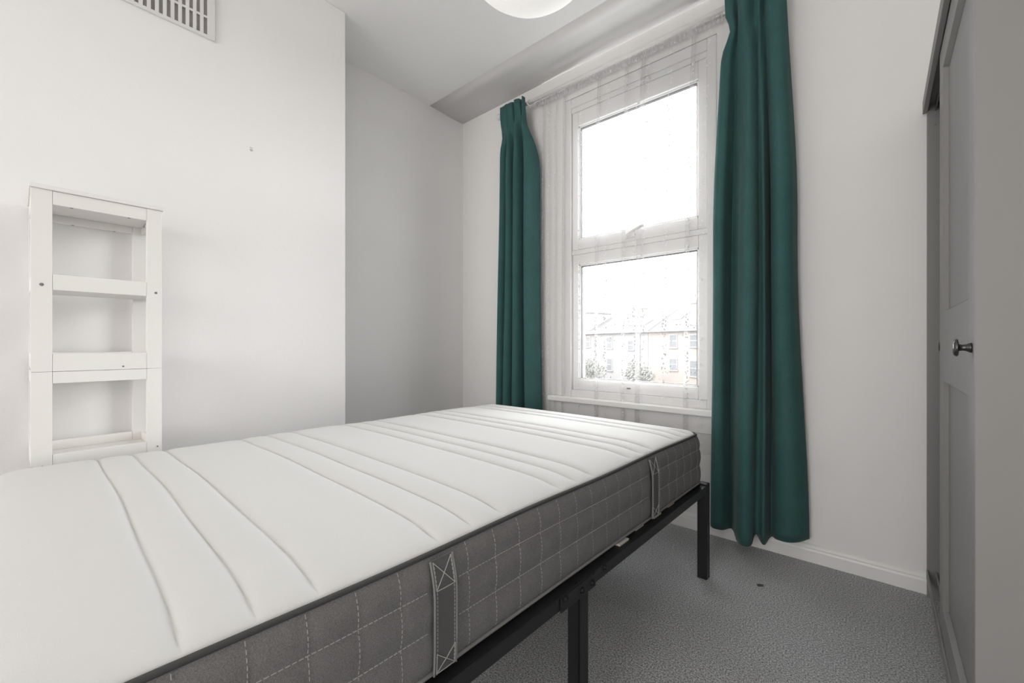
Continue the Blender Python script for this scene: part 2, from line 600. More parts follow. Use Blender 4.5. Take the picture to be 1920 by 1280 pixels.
ct, org = curtain('curtain', Lt, Lm, Lb, lambda s: 2.715 - .018 * abs(math.sin(s * 10)), .085, lambda s: .012 * math.sin(6 * s),
        'dark green curtain left of the window, behind the far corner of the mattress',
        lambda s, z: (0.010 * math.sin(11 * s) * math.exp(-((z - 2.52) / .10) ** 2), 0.02 * math.exp(-((z - 2.50) / .07) ** 2) * math.sin(18 * s)), .80)
b = MB()
for k in range(5):
    x = -2.040 + k * .033
    b.box(x - .002 - org.x, x + .002 - org.x, 2.2645 - org.y, 2.2665 - org.y, 2.60, 2.655)
b.box(-2.050 - org.x, -1.880 - org.x, 2.2620 - org.y, 2.2645 - org.y, 2.60, 2.655)
b.build('header_tape', M['tape'], ct)

# right curtain: broad flat panel at the right, one proud fold in the middle
Rm = [(-0.606, 2.322), (-0.628, 2.270), (-0.606, 2.226), (-0.576, 2.232), (-0.566, 2.296), (-0.560, 2.322), (-0.545, 2.306), (-0.522, 2.270), (-0.494, 2.208), (-0.462, 2.168), (-0.432, 2.184), (-0.430, 2.236), (-0.418, 2.238), (-0.398, 2.224), (-0.396, 2.312), (-0.388, 2.330), (-0.374, 2.262), (-0.340, 2.230), (-0.302, 2.252), (-0.288, 2.322)]
Rb = [(-0.622, 2.336), (-0.650, 2.285), (-0.628, 2.232), (-0.590, 2.242), (-0.572, 2.306), (-0.564, 2.326), (-0.548, 2.306), (-0.526, 2.248), (-0.506, 2.198), (-0.476, 2.164), (-0.446, 2.178), (-0.444, 2.240), (-0.428, 2.254), (-0.404, 2.236), (-0.401, 2.318), (-0.390, 2.335), (-0.366, 2.292), (-0.322, 2.266), (-0.280, 2.280), (-0.244, 2.330)]
Rt = [(-0.572, 2.310), (-0.582, 2.285), (-0.568, 2.262), (-0.545, 2.262), (-0.532, 2.292), (-0.520, 2.300), (-0.508, 2.272), (-0.486, 2.246), (-0.462, 2.240), (-0.448, 2.262), (-0.440, 2.292), (-0.430, 2.296), (-0.420, 2.262), (-0.412, 2.300), (-0.402, 2.304), (-0.392, 2.262), (-0.380, 2.252), (-0.362, 2.248), (-0.340, 2.258), (-0.322, 2.310)]


def hem(s):
    return .018 * math.exp(-((s - .12) / .10) ** 2) + .045 * max(0, (s - .72) / .28) + .035 * math.exp(-((s - .60) / .05) ** 2)


Rt = [(x, 2.234 + (y - 2.277) * .6) for x, y in Rt]
ct, org = curtain('curtain', Rt, Rm, Rb, lambda s: 2.725, .072, hem,
        'dark green curtain right of the window, hanging to the carpet beside the bare wall',
        lambda s, z: ((.045 * math.exp(-((z - 2.52) / .07) ** 2) + .012 * math.exp(-((z - 2.66) / .05) ** 2)) * max(0, 1 - s / .30), .022 * math.sin(30 * s) * math.exp(-((z - 2.56) / .06) ** 2) * (1 if .25 < s < .72 else .2)))
b = MB()
b.box(-0.535 - org.x, -0.36 - org.x, 2.2620 - org.y, 2.2645 - org.y, 2.60, 2.655)
b.build('header_tape', M['tape'], ct)


# curtain rings on the pole
def ring(x, tilt, label, group):
    t = empty('curtain_ring', (x, PY, PZ - .004), label, 'curtain ring', group)
    R_ = .0205
    MB().tube([(math.sin(tilt) * R_ * math.cos(a), R_ * math.cos(a), R_ * math.sin(a)) for a in [2 * PI * k / 28 for k in range(28)]], .0026, 6, True).build('hoop', M['pole'], t, smooth=True)
    MB().tube([(0, 0, -R_ - .002), (0, .003, -R_ - .010), (0, 0, -R_ - .016)], .0016, 6).build('eyelet', M['pole'], t, smooth=True)


ring(-1.826, .5, 'white curtain ring hanging clear at the right shoulder of the left green curtain', 'curtain rings on the white pole')
for x, w_ in ((-2.03, 'first'), (-1.965, 'second'), (-1.90, 'third')):
    ring(x, .2, w_ + ' white curtain ring from the left ball end, behind the left green curtain top', 'curtain rings on the white pole')

# ------------------------------------------------------------------ net curtain on its own thin rod
nx0, nx1, ny = -1.800, -0.600, 2.343
t = empty('net_curtain_rod', ((nx0 + nx1) / 2, ny + .004, 2.688), 'thin white rod carrying the net curtain under the pole', 'curtain rod')
MB().tube([(-.615, 0, 0), (.615, 0, 0)], .005, 10).build('rod', M['pole'], t, smooth=True)
for sx in (-.612, .612):
    MB().box(sx - .008, sx + .008, -.008, .0255, -.009, .009).build('hook', M['pole'], t, bevel=.002)
# plan outline with real doubled-back folds
folds = []
x = nx0
y = ny
fold_at = [-1.770, -1.725, -1.672, -1.600, -1.352, -1.172, -1.072, -0.80]
pts = [(nx0, ny)]
for fx in fold_at:
    w_ = .016 if fx < -1.5 else .022
    pts += [(fx - .012, ny - .003), (fx + w_, ny - .011), (fx + w_ + .003, ny - .005), (fx + .002, ny + .001), (fx, ny + .006), (fx + .014, ny + .007)]
pts.append((-.648, ny + .002))
pts2 = [pts[0]]
for p in pts[1:]:
    pts2.append(p)
NN = 420
pa = spline([(p[0], p[1], 0) for p in pts2], NN)
acc = [0]
for i in range(1, NN):
    acc.append(acc[-1] + (pa[i] - pa[i - 1]).length)
b = MB()
b.uv = []
KZ = 30
zs = [.42 + (2.668 - .42) * k / (KZ - 1) for k in range(KZ)]
noc = Vector(((nx0 + nx1) / 2, ny, 0))
for k, z in enumerate(zs):
    q = k / (KZ - 1)
    for i in range(NN):
        p = pa[i]
        xx = p.x + (.003 * math.sin(acc[i] * 9)) * (1 - q)
        # top spread to the full rod, hem drawn slightly left
        s = acc[i] / acc[-1]
        xx += s * (.045 * q ** 3 - .012 * (1 - q))
        b.v.append((xx - noc.x, p.y - noc.y + .0015 * math.sin(acc[i] * 30), z))
        b.uv.append((acc[i], z))
for k in range(KZ - 1):
    for i in range(NN - 1):
        b.f.append((k * NN + i, k * NN + i + 1, (k + 1) * NN + i + 1, (k + 1) * NN + i))
t = empty('net_curtain', noc, 'sheer white net curtain with dotted stripes over the window', 'net curtain')
b.build('net_cloth', M['net'], t, smooth=True, fix=False)
# gathered heading: a ruffled band over the rod
b = MB()
b.uv = []
NR = 700
rn = random.Random(3)
ph = 0
zz_ = (2.655, 2.672, 2.681, 2.690, 2.700, 2.712)
col = []
for i in range(NR):
    s = i / (NR - 1)
    ph += rn.uniform(.2, .75)
    col.append((nx0 + .004 + (nx1 - nx0 - .008) * s, math.sin(ph)))
for k, z in enumerate(zz_):
    for i, (xx, a) in enumerate(col):
        amp = (.005, .004, .0015, .0015, .004, .006)[k]
        yb = (0, -.003, -.0085, -.0085, -.003, 0)[k] - .002
        b.v.append((xx - noc.x, yb + amp * a - .004, z + (.004 * a if k == 5 else 0)))
        b.uv.append((s * 2 + i * .004, z))
for k in range(len(zz_) - 1):
    for i in range(NR - 1):
        b.f.append((k * NR + i, k * NR + i + 1, (k + 1) * NR + i + 1, (k + 1) * NR + i))
b.build('heading', M['heading'], t, smooth=True, fix=False, label='gathered heading of the net')

# ------------------------------------------------------------------ bed frame
BR = math.radians(-1.0)
BO = (-0.586, 0, 0)
FW, FY0, FY1 = 1.325, -0.075, 1.930
t = empty('bed_frame', BO, 'black metal bed frame with square legs under the mattress', 'bed frame', rz=BR)
RZ0, RZ1 = .367, .399
for x0, x1 in ((-.034, 0), (-FW, -FW + .034)):
    MB().box(x0, x1, FY0 + .04, .9145, RZ0, RZ1).build('side_rail', M['black'], t, bevel=.002)
    MB().box(x0, x1, .9155, FY1 - .04, RZ0, RZ1).build('side_rail', M['black'], t, bevel=.002)
for y0, y1 in ((FY0, FY0 + .034), (FY1 - .034, FY1)):
    MB().box(-FW + .04, -.04, y0, y1, RZ0, RZ1).build('end_rail', M['black'], t, bevel=.002)
MB().box(-FW / 2 - .02, -FW / 2 + .02, FY0 + .035, FY1 - .035, RZ0 - .01, RZ1 - .012).build('centre_rail', M['black'], t, bevel=.002)
for lx in (-.040, -FW):
    for ly in (FY0, FY1 - .040):
        g = MB().box(lx, lx + .040, ly, ly + .040, 0.006, .405).build('leg', M['black'], t, bevel=.0025)
        MB().box(lx - .0005, lx + .0405, ly - .0005, ly + .0405, 0, .007).build('foot_cap', M['black'], g, bevel=.002)
    # middle leg: angle iron with two flanges behind a joint plate
    mx = lx if lx < -.5 else -.036
    b = MB()
    b.box(mx, mx + .036, .948, .954, 0.0, .368) if lx < -.5 else b.box(-.006, 0.0, .912, .954, 0, .368)
    b.box(mx, mx + .036, .912, .918, 0.0, .368)
    b.build('leg', M['black'], t, bevel=.0015, label='middle leg of angle iron')
pl_ = MB().box(0, .004, .828, .985, RZ0 - .004, RZ1).build('joint_plate', M['black'], t, bevel=.0015)
for by, bz in ((.846, .390), (.918, .379), (.966, .379), (1.036, .390)):
    b = MB()
    x0 = .004 if by < .99 else 0
    b.lathe([(.009, 0), (.009, .0018), (.0062, .002), (.006, .0048), (.0045, .0066), (0, .0072)], (x0, by, bz), 'x', 12)
    b.build('bolt', M['bolt'], pl_, smooth=True)
sl0 = MB().box(-FW + .05, -.036, 0, .058, RZ1, RZ1 + .006).build('slat', M['slat'], t, bevel=.001)
sl0.location = (0, FY0 + .05, 0)
for k in range(1, 15):
    c = sl0.copy()
    COL.objects.link(c)
    c.parent = t
    c.location = ((.020, .008, .012, .008)[k - 9] if 9 <= k <= 12 else 0, FY0 + .05 + k * .131, 0)

# ------------------------------------------------------------------ mattress
MX0, MX1, MY0, MY1 = -1.325, -0.022, -0.108, 1.925
MZ = .4055
mt = empty('mattress', (BO[0], BO[1], MZ), 'white quilted mattress with grey sides lying on the black bed frame', 'mattress', rz=BR)
CX, CY = (MX0 + MX1) / 2, (MY0 + MY1) / 2


def seam_z(y):
    return (.6225 - .0085 * max(0, min(1, y / 1.9)) + .0018 * math.sin(y * 9.0 + 1)) - MZ


CR = .055


def outline(n_arc=10, step=.0125, inset=0.0):
    """rounded-rectangle plan loop: list of (x, y, nx, ny, arclength)"""
    x0, x1, y0, y1 = MX0 + inset, MX1 - inset, MY0 + inset, MY1 - inset
    r = CR
    P = []
    def line(a, c, nrm):
        d = math.hypot(c[0] - a[0], c[1] - a[1])
        k = max(1, int(round(d / step)))
        for i in range(k):
            P.append((a[0] + (c[0] - a[0]) * i / k, a[1] + (c[1] - a[1]) * i / k, nrm[0], nrm[1]))
    def arc(c, a0):
        for i in range(n_arc):
            a = a0 + PI / 2 * i / n_arc
            P.append((c[0] + r * math.cos(a), c[1] + r * math.sin(a), math.cos(a), math.sin(a)))
    line((x1, y0 + r), (x1, y1 - r), (1, 0)); arc((x1 - r, y1 - r), 0)
    line((x1 - r, y1), (x0 + r, y1), (0, 1)); arc((x0 + r, y1 - r), PI / 2)
    line((x0, y1 - r), (x0, y0 + r), (-1, 0)); arc((x0 + r, y0 + r), PI)
    line((x0 + r, y0), (x1 - r, y0), (0, -1)); arc((x1 - r, y0 + r), 1.5 * PI)
    out = []
    s = 0
    for i, p in enumerate(P):
        if i:
            s += math.hypot(p[0] - P[i - 1][0], p[1] - P[i - 1][1])
        out.append(p + (s,))
    return out


TI = .014           # how far the top seam sits inside the side's widest line
ROWS = (0.0, .385, .72, 1.0)


def side_off(q):
    """outward offset of the side wall at height fraction q"""
    for a, c in zip(ROWS[:-1], ROWS[1:]):
        if q <= c + 1e-9:
            u = (q - a) / (c - a)
            pin = .0060 * (math.sin(PI * max(0, min(1, u))) ** .7)
            break
    base = -.006 * (1 - min(1, q / .08)) - TI * max(0, (q - .62) / .38) ** 2
    return pin - .005 + base


OL = outline()
VS = .0755         # spacing of the upright quilting lines
V0 = .259 - (MY0 + CR) - .0755 * 5


def vpinch(s):
    d = abs((s - V0 + VS / 2) % VS - VS / 2)
    return -.0022 * math.exp(-(d / .006) ** 2)


NQ = 25
b = MB()
n = len(OL)
for k in range(NQ):
    q = k / (NQ - 1)
    for (x, y, ax, ay, s) in OL:
        o_ = side_off(q) + (vpinch(s) if .03 < q < .97 else 0)
        b.v.append((x + ax * o_, y + ay * o_, q * seam_z(y)))
for k in range(NQ - 1):
    for i in range(n):
        j = (i + 1) % n
        b.f.append((k * n + i, k * n + j, (k + 1) * n + j, (k + 1) * n + i))
b.f.append(tuple(range(n - 1, -1, -1)))
b.build('side_band', M['side'], mt, smooth=True, label='grey quilted side of the mattress', fix=False)

# top: crowned sheet with quilting grooves running across
GR = []
for c, hw in ((.204, .083), (.600, .088), (.984, .079), (1.378, .078), (1.748, .076)):
    for k in (-1, 0, 1):
        GR.append(c + k * hw)
ys = []
y = MY0
while y < MY1 - 1e-6:
    ys.append(y)
    dmin = min(abs(y - g) for g in GR)
    y += .0022 if dmin < .022 else .008
ys.append(MY1)
NXg = 90
xs = []
for i in range(NXg + 1):
    u = i / NXg * 2 - 1
    u = math.copysign(1 - (1 - abs(u)) ** 1.5, u)
    xs.append(CX + u * (MX1 - MX0) / 2)
ins = TI + .007
hx, hy = (MX1 - MX0) / 2 - ins, (MY1 - MY0) / 2 - ins


def rsq(x, y):
    """square grid point -> rounded-corner plan point (inside the seam)"""
    px = (x - CX) / ((MX1 - MX0) / 2) * hx
    py = (y - CY) / ((MY1 - MY0) / 2) * hy
    r = CR - .008
    a = (abs(px) - (hx - r)) / r
    c = (abs(py) - (hy - r)) / r
    if a > 0 and c > 0:
        a2 = a * math.sqrt(max(0, 1 - c * c / 2))
        c2 = c * math.sqrt(max(0, 1 - a * a / 2))
        px = math.copysign(hx - r + r * a2, px)
        py = math.copysign(hy - r + r * c2, py)
    return CX + px, CY + py


def edge_d(px, py):
    r = CR - .008
    ax, ay = abs(px - CX), abs(py - CY)
    qx, qy = ax - (hx - r), ay - (hy - r)
    if qx > 0 and qy > 0:
        return max(0, r - math.hypot(qx, qy))
    return max(0, min(hx - ax, hy - ay))


b = MB()
for y in ys:
    for x in xs:
        px, py = rsq(x, y)
        d = edge_d(px, py)
        e = 1 - min(1, d / .15)
        z = seam_z(py) + .027 * math.sqrt(max(0, 1 - e * e))
        mid = max(0, 1 - ((px - CX) / .62) ** 2)
        z += .004 * mid
        yw = py + .004 * math.sin(px * 4.0 + 1.0) + .0015 * math.sin(px * 11 + py * 3)
        g = 0
        for gy in GR:
            dd = abs(yw - gy)
            if dd < .06:
                g = max(g, math.exp(-dd / .0085))
        fade = min(1, d / .035)
        z -= .0085 * g * fade
        b.v.append((px, py, z))
nx_ = len(xs)
for k in range(len(ys) - 1):
    for i in range(nx_ - 1):
        b.f.append((k * nx_ + i, k * nx_ + i + 1, (k + 1) * nx_ + i + 1, (k + 1) * nx_ + i))
b.build('top_cover', M['ticking'], mt, smooth=True, label='white quilted top cover', fix=False)

# piping along the top and bottom seams
for nm, q, r in (('piping', 1.0, .0048), ('piping', 0.02, .0042)):
    path = []
    for (x, y, ax, ay, s) in OL[::2]:
        o_ = side_off(q) + (.001 if q > .5 else .004)
        path.append((x + ax * o_, y + ay * o_, q * seam_z(y) + (.0 if q > .5 else .002)))
    MB().tube(path, r, 8, True).build(nm, M['piping'] if q > .5 else M['pipe2'], mt, smooth=True, label=None if q > .5 else 'lighter grey piping at the bottom edge')

# thread: dashes along the quilting lines of the two sides in view
HND = ((.470, .522), (1.378, 1.432))


def side_pt(y, q, lift=.0012):
    return (MX1 + side_off(q) + lift, y, q * seam_z(y))


b = MB()
for q in ROWS[1:3]:
    y = MY0 + CR
    while y < MY1 - CR:
        if not any(h0 - .008 < y < h1 + .008 for h0, h1 in HND):
            b.bar(side_pt(y, q, .0013), side_pt(y + .0064, q, .0013), .0014, .0014)
        y += .0088
y = MY0 + CR + V0 % VS
while y < MY1 - CR:
    if not any(h0 - .012 < y < h1 + .012 for h0, h1 in HND):
        q = .02
        while q < .965:
            b.bar(side_pt(y, q, -.0010), side_pt(y, q + .026, -.0010), .0009, .0010, up=(1, 0, 0))
            q += .042
    y += VS
x = MX0 + CR
while x < MX1 - CR:
    for q in ROWS[1:3]:
        b.bar((x, MY1 + side_off(q) + .0004, q * seam_z(MY1)), (x + .0062, MY1 + side_off(q) + .0004, q * seam_z(MY1)), .0011, .0013)
    x += .0088
b.build('quilting_thread', M['thread'], mt, kind='stuff')

# carrying handles
for h0, h1 in HND:
    b = MB()
    qs = [.035 + .93 * k / 28 for k in range(29)]
    def off(q):
        e = min(q, 1 - q)
        return .0045 + .0035 * min(1, e / .25)
    rings = []
    for q in qs:
        o_ = MX1 + (-TI * max(0, (q - .62) / .38) ** 2) + .001 + off(q) * .8
        z0, z1 = q * seam_z(h0), q * seam_z(h1)
        rings.append([(o_ - .0015, h0, z0), (o_ - .0015, h1, z1), (o_ + .0015, h1, z1), (o_ + .0015, h0, z0)])
    b.loft(rings)
    hd = b.build('handle', M['band'], mt, label='near webbing handle' if h0 < 1 else 'far webbing handle')
    def hp(y, q, l=.0025):
        return (MX1 + (-TI * max(0, (q - .62) / .38) ** 2) + .001 + off(q) * .8 + l, y, q * seam_z(y))
    b = MB()
    for yy in (h0 + .001, h1 - .001):
        b.tube([hp(yy, q, .0014) for q in qs], .0022, 6)
    b.build('edging', M['pipe2'], hd, smooth=True)
    b = MB()
    for qa, qb in ((.735, .955), (.05, .215)):
        a1, a2, c1, c2 = hp(h0 + .005, qa), hp(h1 - .005, qa), hp(h0 + .005, qb), hp(h1 - .005, qb)
        for p, q_ in ((a1, a2), (a1, c2), (a2, c1), (a1, c1), (a2, c2)):
            P0, P1 = Vector(p), Vector(q_)
            mid_ = (P0 + P1) / 2 + Vector((.0006, 0, 0))
            b.bar(P0, mid_, .0012, .0012)
            b.bar(mid_, P1, .0012, .0012)
    for yy in (h0 + .0065, h1 - .0065):
        for k in range(len(qs) - 1):
            b.bar(hp(yy, qs[k], .0018), hp(yy, qs[k] + .022, .0018), .001, .001, up=(1, 0, 0))
    b.build('handle_stitching', M['thread'], hd)


# ------------------------------------------------------------------ white shelf units, one stacked on the other
def shelf_unit(z0, z1, label, has_top, mids, rail_top_h, rail_bot_h, legs):
    """open frame: front face at x=0, depth to -0.29; y from 0 to 0.31"""
    t = empty('shelf_unit', (-1.92, .004, z0), label, 'shelf unit', rz=math.radians(.7))
    H = z1 - z0
    Wd, D = .308, .288
    for nm, y0, y1 in (('stile', 0, .0445), ('stile', Wd - .041, Wd)):
        MB().box(-.016, 0, y0, y1, 0, H).build(nm, M['shelf'], t, bevel=.0012)
    for y0, y1 in ((0.0005, .0440), (Wd - .0415, Wd - .0005)):
        MB().box(-D, -D + .016, y0, y1, 0, H).build('stile', M['shelf'], t, bevel=.001)
    lv = [(H - rail_top_h, H - .0008)] + [(m_ - z0 + .004, m_ - z0 + .044) for m_ in mids] + [(rb[1] - z0 - .045, rb[1] - z0 - .001) for rb in rail_bot_h]
    for za, zb in lv:
        for y0, y1 in ((0.001, .0150), (Wd - .0160, Wd - .001)):
            MB().box(-D + .0165, -.0165, y0, y1, za, zb).build('side_rail', M['shelf'], t, bevel=.001)
    def front(za, zb):
        MB().box(-.0155, -.0005, .045, Wd - .0415, za, zb).build('front_rail', M['shelf'], t, bevel=.001)
    def back(za, zb):
        MB().box(-D, -D + .014, .0445, Wd - .042, za, zb).build('back_rail', M['shelf'], t, bevel=.001)
    def board(za):
        MB().box(-D + .0165, -.0165, .0155, Wd - .0165, za, za + .012).build('shelf_board', M['shelf'], t, bevel=.001)
    front(H - rail_top_h, H - .0005)
    back(H - rail_top_h, H - .001)
    board(H - .016)
    for m_ in mids:
        front(m_ - z0, m_ - z0 + .048)
        board(m_ - z0 + .006)
    for rb in rail_bot_h:
        front(rb[0] - z0, rb[1] - z0)
        back(rb[1] - z0 - .035, rb[1] - z0)
        board(rb[1] - z0 - .044)
    if has_top:
        MB().box(-D - .001, .006, -.004, Wd + .004, H, H + .013).build('top_board', M['shelf'], t, bevel=.002)
    return t, H, Wd, D


def scr(parent, x, y, z, ax, r):
    b = MB()
    prof = [(0, .0), (r, 0), (r, .0009), (r * .55, .0009), (r * .3, .0003), (0, .0003)]
    b.lathe(prof, (x, y, z), ax, 14)
    b.build('screw', M['screw'], parent, smooth=False)


upu, H, Wd, D = shelf_unit(.916, 1.473, 'upper of two stacked white open shelf units against the chimney breast, with top board', True, (1.168,), .042, ((.916, .971),), 0)
scr(upu, -.0002, .0225, 1.182 - .916, 'x', .0048)
scr(upu, -.0002, Wd - .0165, 1.181 - .916, 'x', .0040)
scr(upu, -.0002, .206, .926 - .916, 'x', .0026)
for y_, x_ in ((.086, -.008), (.222, -.008), (.105, -D + .007), (.215, -D + .007)):
    b = MB()
    b.lathe([(0, 0), (.0042, 0), (.0042, -.0008), (0, -.0008)], (x_, y_, H - .042), 'z', 10)
    b.build('screw', M['screw'], upu)
b = MB().lathe([(0, 0), (.0045, 0), (.0045, -.001), (0, -.001)], (-.21, Wd - .0162, 1.452 - .916), 'y', 10)
b.build('screw', M['screw'], upu)
lwu, H2, _, _ = shelf_unit(0, .9155, 'lower of two stacked white open shelf units, half hidden behind the mattress', False, (.36,), .0365, ((.60, .660), (.06, .115)), 1)
scr(lwu, -.0002, .0235, .628, 'x', .0025)
scr(lwu, -.0002, Wd - .012, .640, 'x', .0025)

# ------------------------------------------------------------------ wall vent high on the chimney breast
vy0, vy1, vz0, vz1 = .155, .544, 2.342, 2.64
t = empty('wall_vent', (XC, (vy0 + vy1) / 2, vz0), 'white slotted air vent high on the chimney breast', 'vent')
oy = (vy0 + vy1) / 2
hw, hh = (vy1 - vy0) / 2, vz1 - vz0
slot_r = [.5148 - .0252 * k for k in range(14)]
b = MB()
y_in1 = .5160 - oy
y_in0 = slot_r[-1] - .013 - oy
zb0, zt0 = .014, hh - .016
b.box(0, .011, -hw, hw, 0, zb0)
b.box(0, .011, -hw, hw, zt0, hh)
b.box(0, .011, y_in1, hw, zb0, zt0)
b.box(0, .011, -hw, y_in0, zb0, zt0)
b.build('frame', M['vent'], t, bevel=.001)
MB().box(.0005, .0016, y_in0, y_in1, zb0, zt0).build('back_plate', M['ventback'], t)
for zc in (.0912, .1772):
    MB().box(.0042, .0098, y_in0, y_in1, zc - .0048, zc + .0048).build('cross_bar', M['vent'], t, bevel=.0008)
for k in range(len(slot_r) - 1):
    y1_ = slot_r[k] - .0125 - oy
    y0_ = slot_r[k + 1] - oy
    MB().box(.003, .0102, y0_, y1_, zb0, zt0).build('bar', M['vent'], t, bevel=.0008)

# filled plug hole in the chimney breast
t = empty('wall_plug', (XC, .0, 0), 'tiny grey filled plug hole on the bare chimney breast wall', 'wall plug')
t.location = (XC, .690, 1.914)
b = MB()
b.lathe([(0, .0002), (.0065, .0002), (.006, .0016), (.0035, .001), (0, .0008)], (0, 0, 0), 'x', 12)
b.build('plug', M['plug'], t, smooth=True)
MB().box(.0003, .0012, -.007, .006, .010, .0125).build('score_mark', M['plug'], t)

# dark scrap on the carpet
t = tag(MB().prism([(-.013, -.006), (-.004, -.009), (.011, -.007), (.014, .004), (.003, .009), (-.010, .006)], 'z', 0, .0018).build('carpet_scrap', M['scrap']), 'tiny dark scrap lying on the carpet between bed leg and skirting', 'scrap')
t.location = (-.375, 1.995, .0005)
t.rotation_euler = (0, 0, .6)

# ------------------------------------------------------------------ paper globe pendant
t = empty('pendant_lamp', (-.80, 1.0, HC), 'round white paper pendant shade hanging from the ceiling', 'lamp')
RS = .246
zc = 2.053 + RS - HC
prof = []
for k in range(0, 73):
    a = -PI / 2 + .12 + (PI - .34) * k / 72
    rr = RS * (1 + .0035 * math.sin(k * PI / 1.0 * .5))
    prof.append((rr * math.cos(a), zc + RS * math.sin(a)))
b = MB()
b.lathe(prof, (0, 0, 0), 'z', 64)
b.build('shade', M['paper'], t, smooth=True)
MB().lathe([(0, 0), (.045, 0), (.045, -.012), (.018, -.028), (0, -.028)], (0, 0, 0), 'z', 20).build('ceiling_rose', M['upvc'], t, smooth=False)
MB().tube([(0, 0, -.02), (0, 0, zc + RS - .02)], .0035, 8).build('cord', M['upvc'], t, smooth=True)

# ------------------------------------------------------------------ wardrobe
WX, WY0, WY1, WT = .140, 1.218, 2.352, 1.965
WD = .55
t = empty('wardrobe', (WX, WY0, 0), 'tall grey wardrobe with panelled sliding doors at the right', 'wardrobe')
ln = WY1 - WY0
MB().box(0, WD, 0, .016, 0, WT).build('side_panel', M['ward'], t, bevel=.0012)
MB().box(0, WD, ln - .016, ln, 0, WT).build('side_panel', M['ward'], t, bevel=.0012)
MB().box(.004, WD, .0165, ln - .0165, WT - .018, WT).build('top_panel', M['ward'], t, bevel=.001)
MB().box(.045, WD - .01, .0165, ln - .0165, .075, .093).build('bottom_panel', M['ward_in'], t, bevel=.001)
MB().box(WD - .008, WD - .002, .0165, ln - .0165, .07, WT - .02).build('back_panel', M['ward_in'], t)
MB().box(.05, WD - .01, ln / 2 + .03, ln / 2 + .046, .094, WT - .02).build('divider', M['ward_in'], t, bevel=.001)
MB().box(-.012, .002, .0165, ln - .001, WT - .047, WT + .001).build('top_rail', M['ward'], t, bevel=.0015)
MB().box(.022, .0255, .0165, ln - .0165, WT - .050, WT - .019).build('door_track', M['screw'], t)
MB().box(-.002, .0022, .0165, ln - .0165, .073, .112).build('bottom_rail', M['ward'], t, bevel=.001)
MB().box(.0225, .0262, .0165, ln - .0165, .094, .110).build('door_track', M['ward_in'], t)
# screw in the far side panel
scr_b = MB().lathe([(0, 0), (.004, 0), (.004, -.001), (0, -.001)], (.024, ln - .016, 1.86), 'y', 10)
scr_b.build('screw', M['screw'], t)


def door(x, y0, y1, z0, z1, knob_y, label):
    b = MB()
    sw = .092
    T = .017
    pr = [(.196, .890), (1.097, 1.835)]
    b.box(x, x + T, y0, y0 + sw, z0, z1)
    b.box(x, x + T, y1 - sw, y1, z0, z1)
    for za, zb in ((z0, pr[0][0]), (pr[0][1], pr[1][0]), (pr[1][1], z1)):
        b.box(x, x + T, y0 + sw, y1 - sw, za, zb)
    d = b.build('sliding_door', M['ward'], t, bevel=.0008, label=label)
    for za, zb in pr:
        p = MB()
        p.box(x + .0122, x + T - .001, y0 + sw + .0085, y1 - sw - .0085, za + .0085, zb - .0085)
        p.build('door_panel', M['ward'], d)
        # sloping moulding round the panel
        m_ = MB()
        w_ = .006
        yy0, yy1 = y0 + sw, y1 - sw
        m_.prism([(x + .0122, yy0), (x + .001, yy0), (x + .0122, yy0 + w_)], 'z', za, zb)
        m_.prism([(x + .0122, yy1 - w_), (x + .001, yy1), (x + .0122, yy1)], 'z', za, zb)
        m_.prism([(x + .0122, za), (x + .001, za), (x + .0122, za + w_)], 'y', yy0, yy1)
        m_.prism([(x + .0122, zb - w_), (x + .001, zb), (x + .0122, zb)], 'y', yy0, yy1)
        m_.build('moulding', M['ward'], d)
    k = MB()
    k.lathe([(0, 0), (.0105, 0), (.0102, -.003), (.0072, -.008), (.0062, -.014), (.0075, -.0185), (.0175, -.0200), (.0185, -.0225), (.016, -.0262), (.008, -.0282), (0, -.0286)], (x, knob_y, .993), 'x', 24)
    k.build('knob', M['knob'], d, smooth=True)
    return d


door(.003, .0175, .686, .112, WT - .049, .0655, 'near sliding door with dark knob')
door(.0275, .060, .700, .112, WT - .049, .7085 - .0155, 'far sliding door slid behind the near one')

# ------------------------------------------------------------------ outside: gardens and the terrace opposite
MB().box(-140, 60, 8, 180, -4.3, -4.0).build('ground', M['grass'], kind=st)
ang = math.radians(-20.7)
D0 = Vector((-32.36, 51.40, 0))
GZ = -4.0
dirv = Vector((math.cos(ang), math.sin(ang), 0))


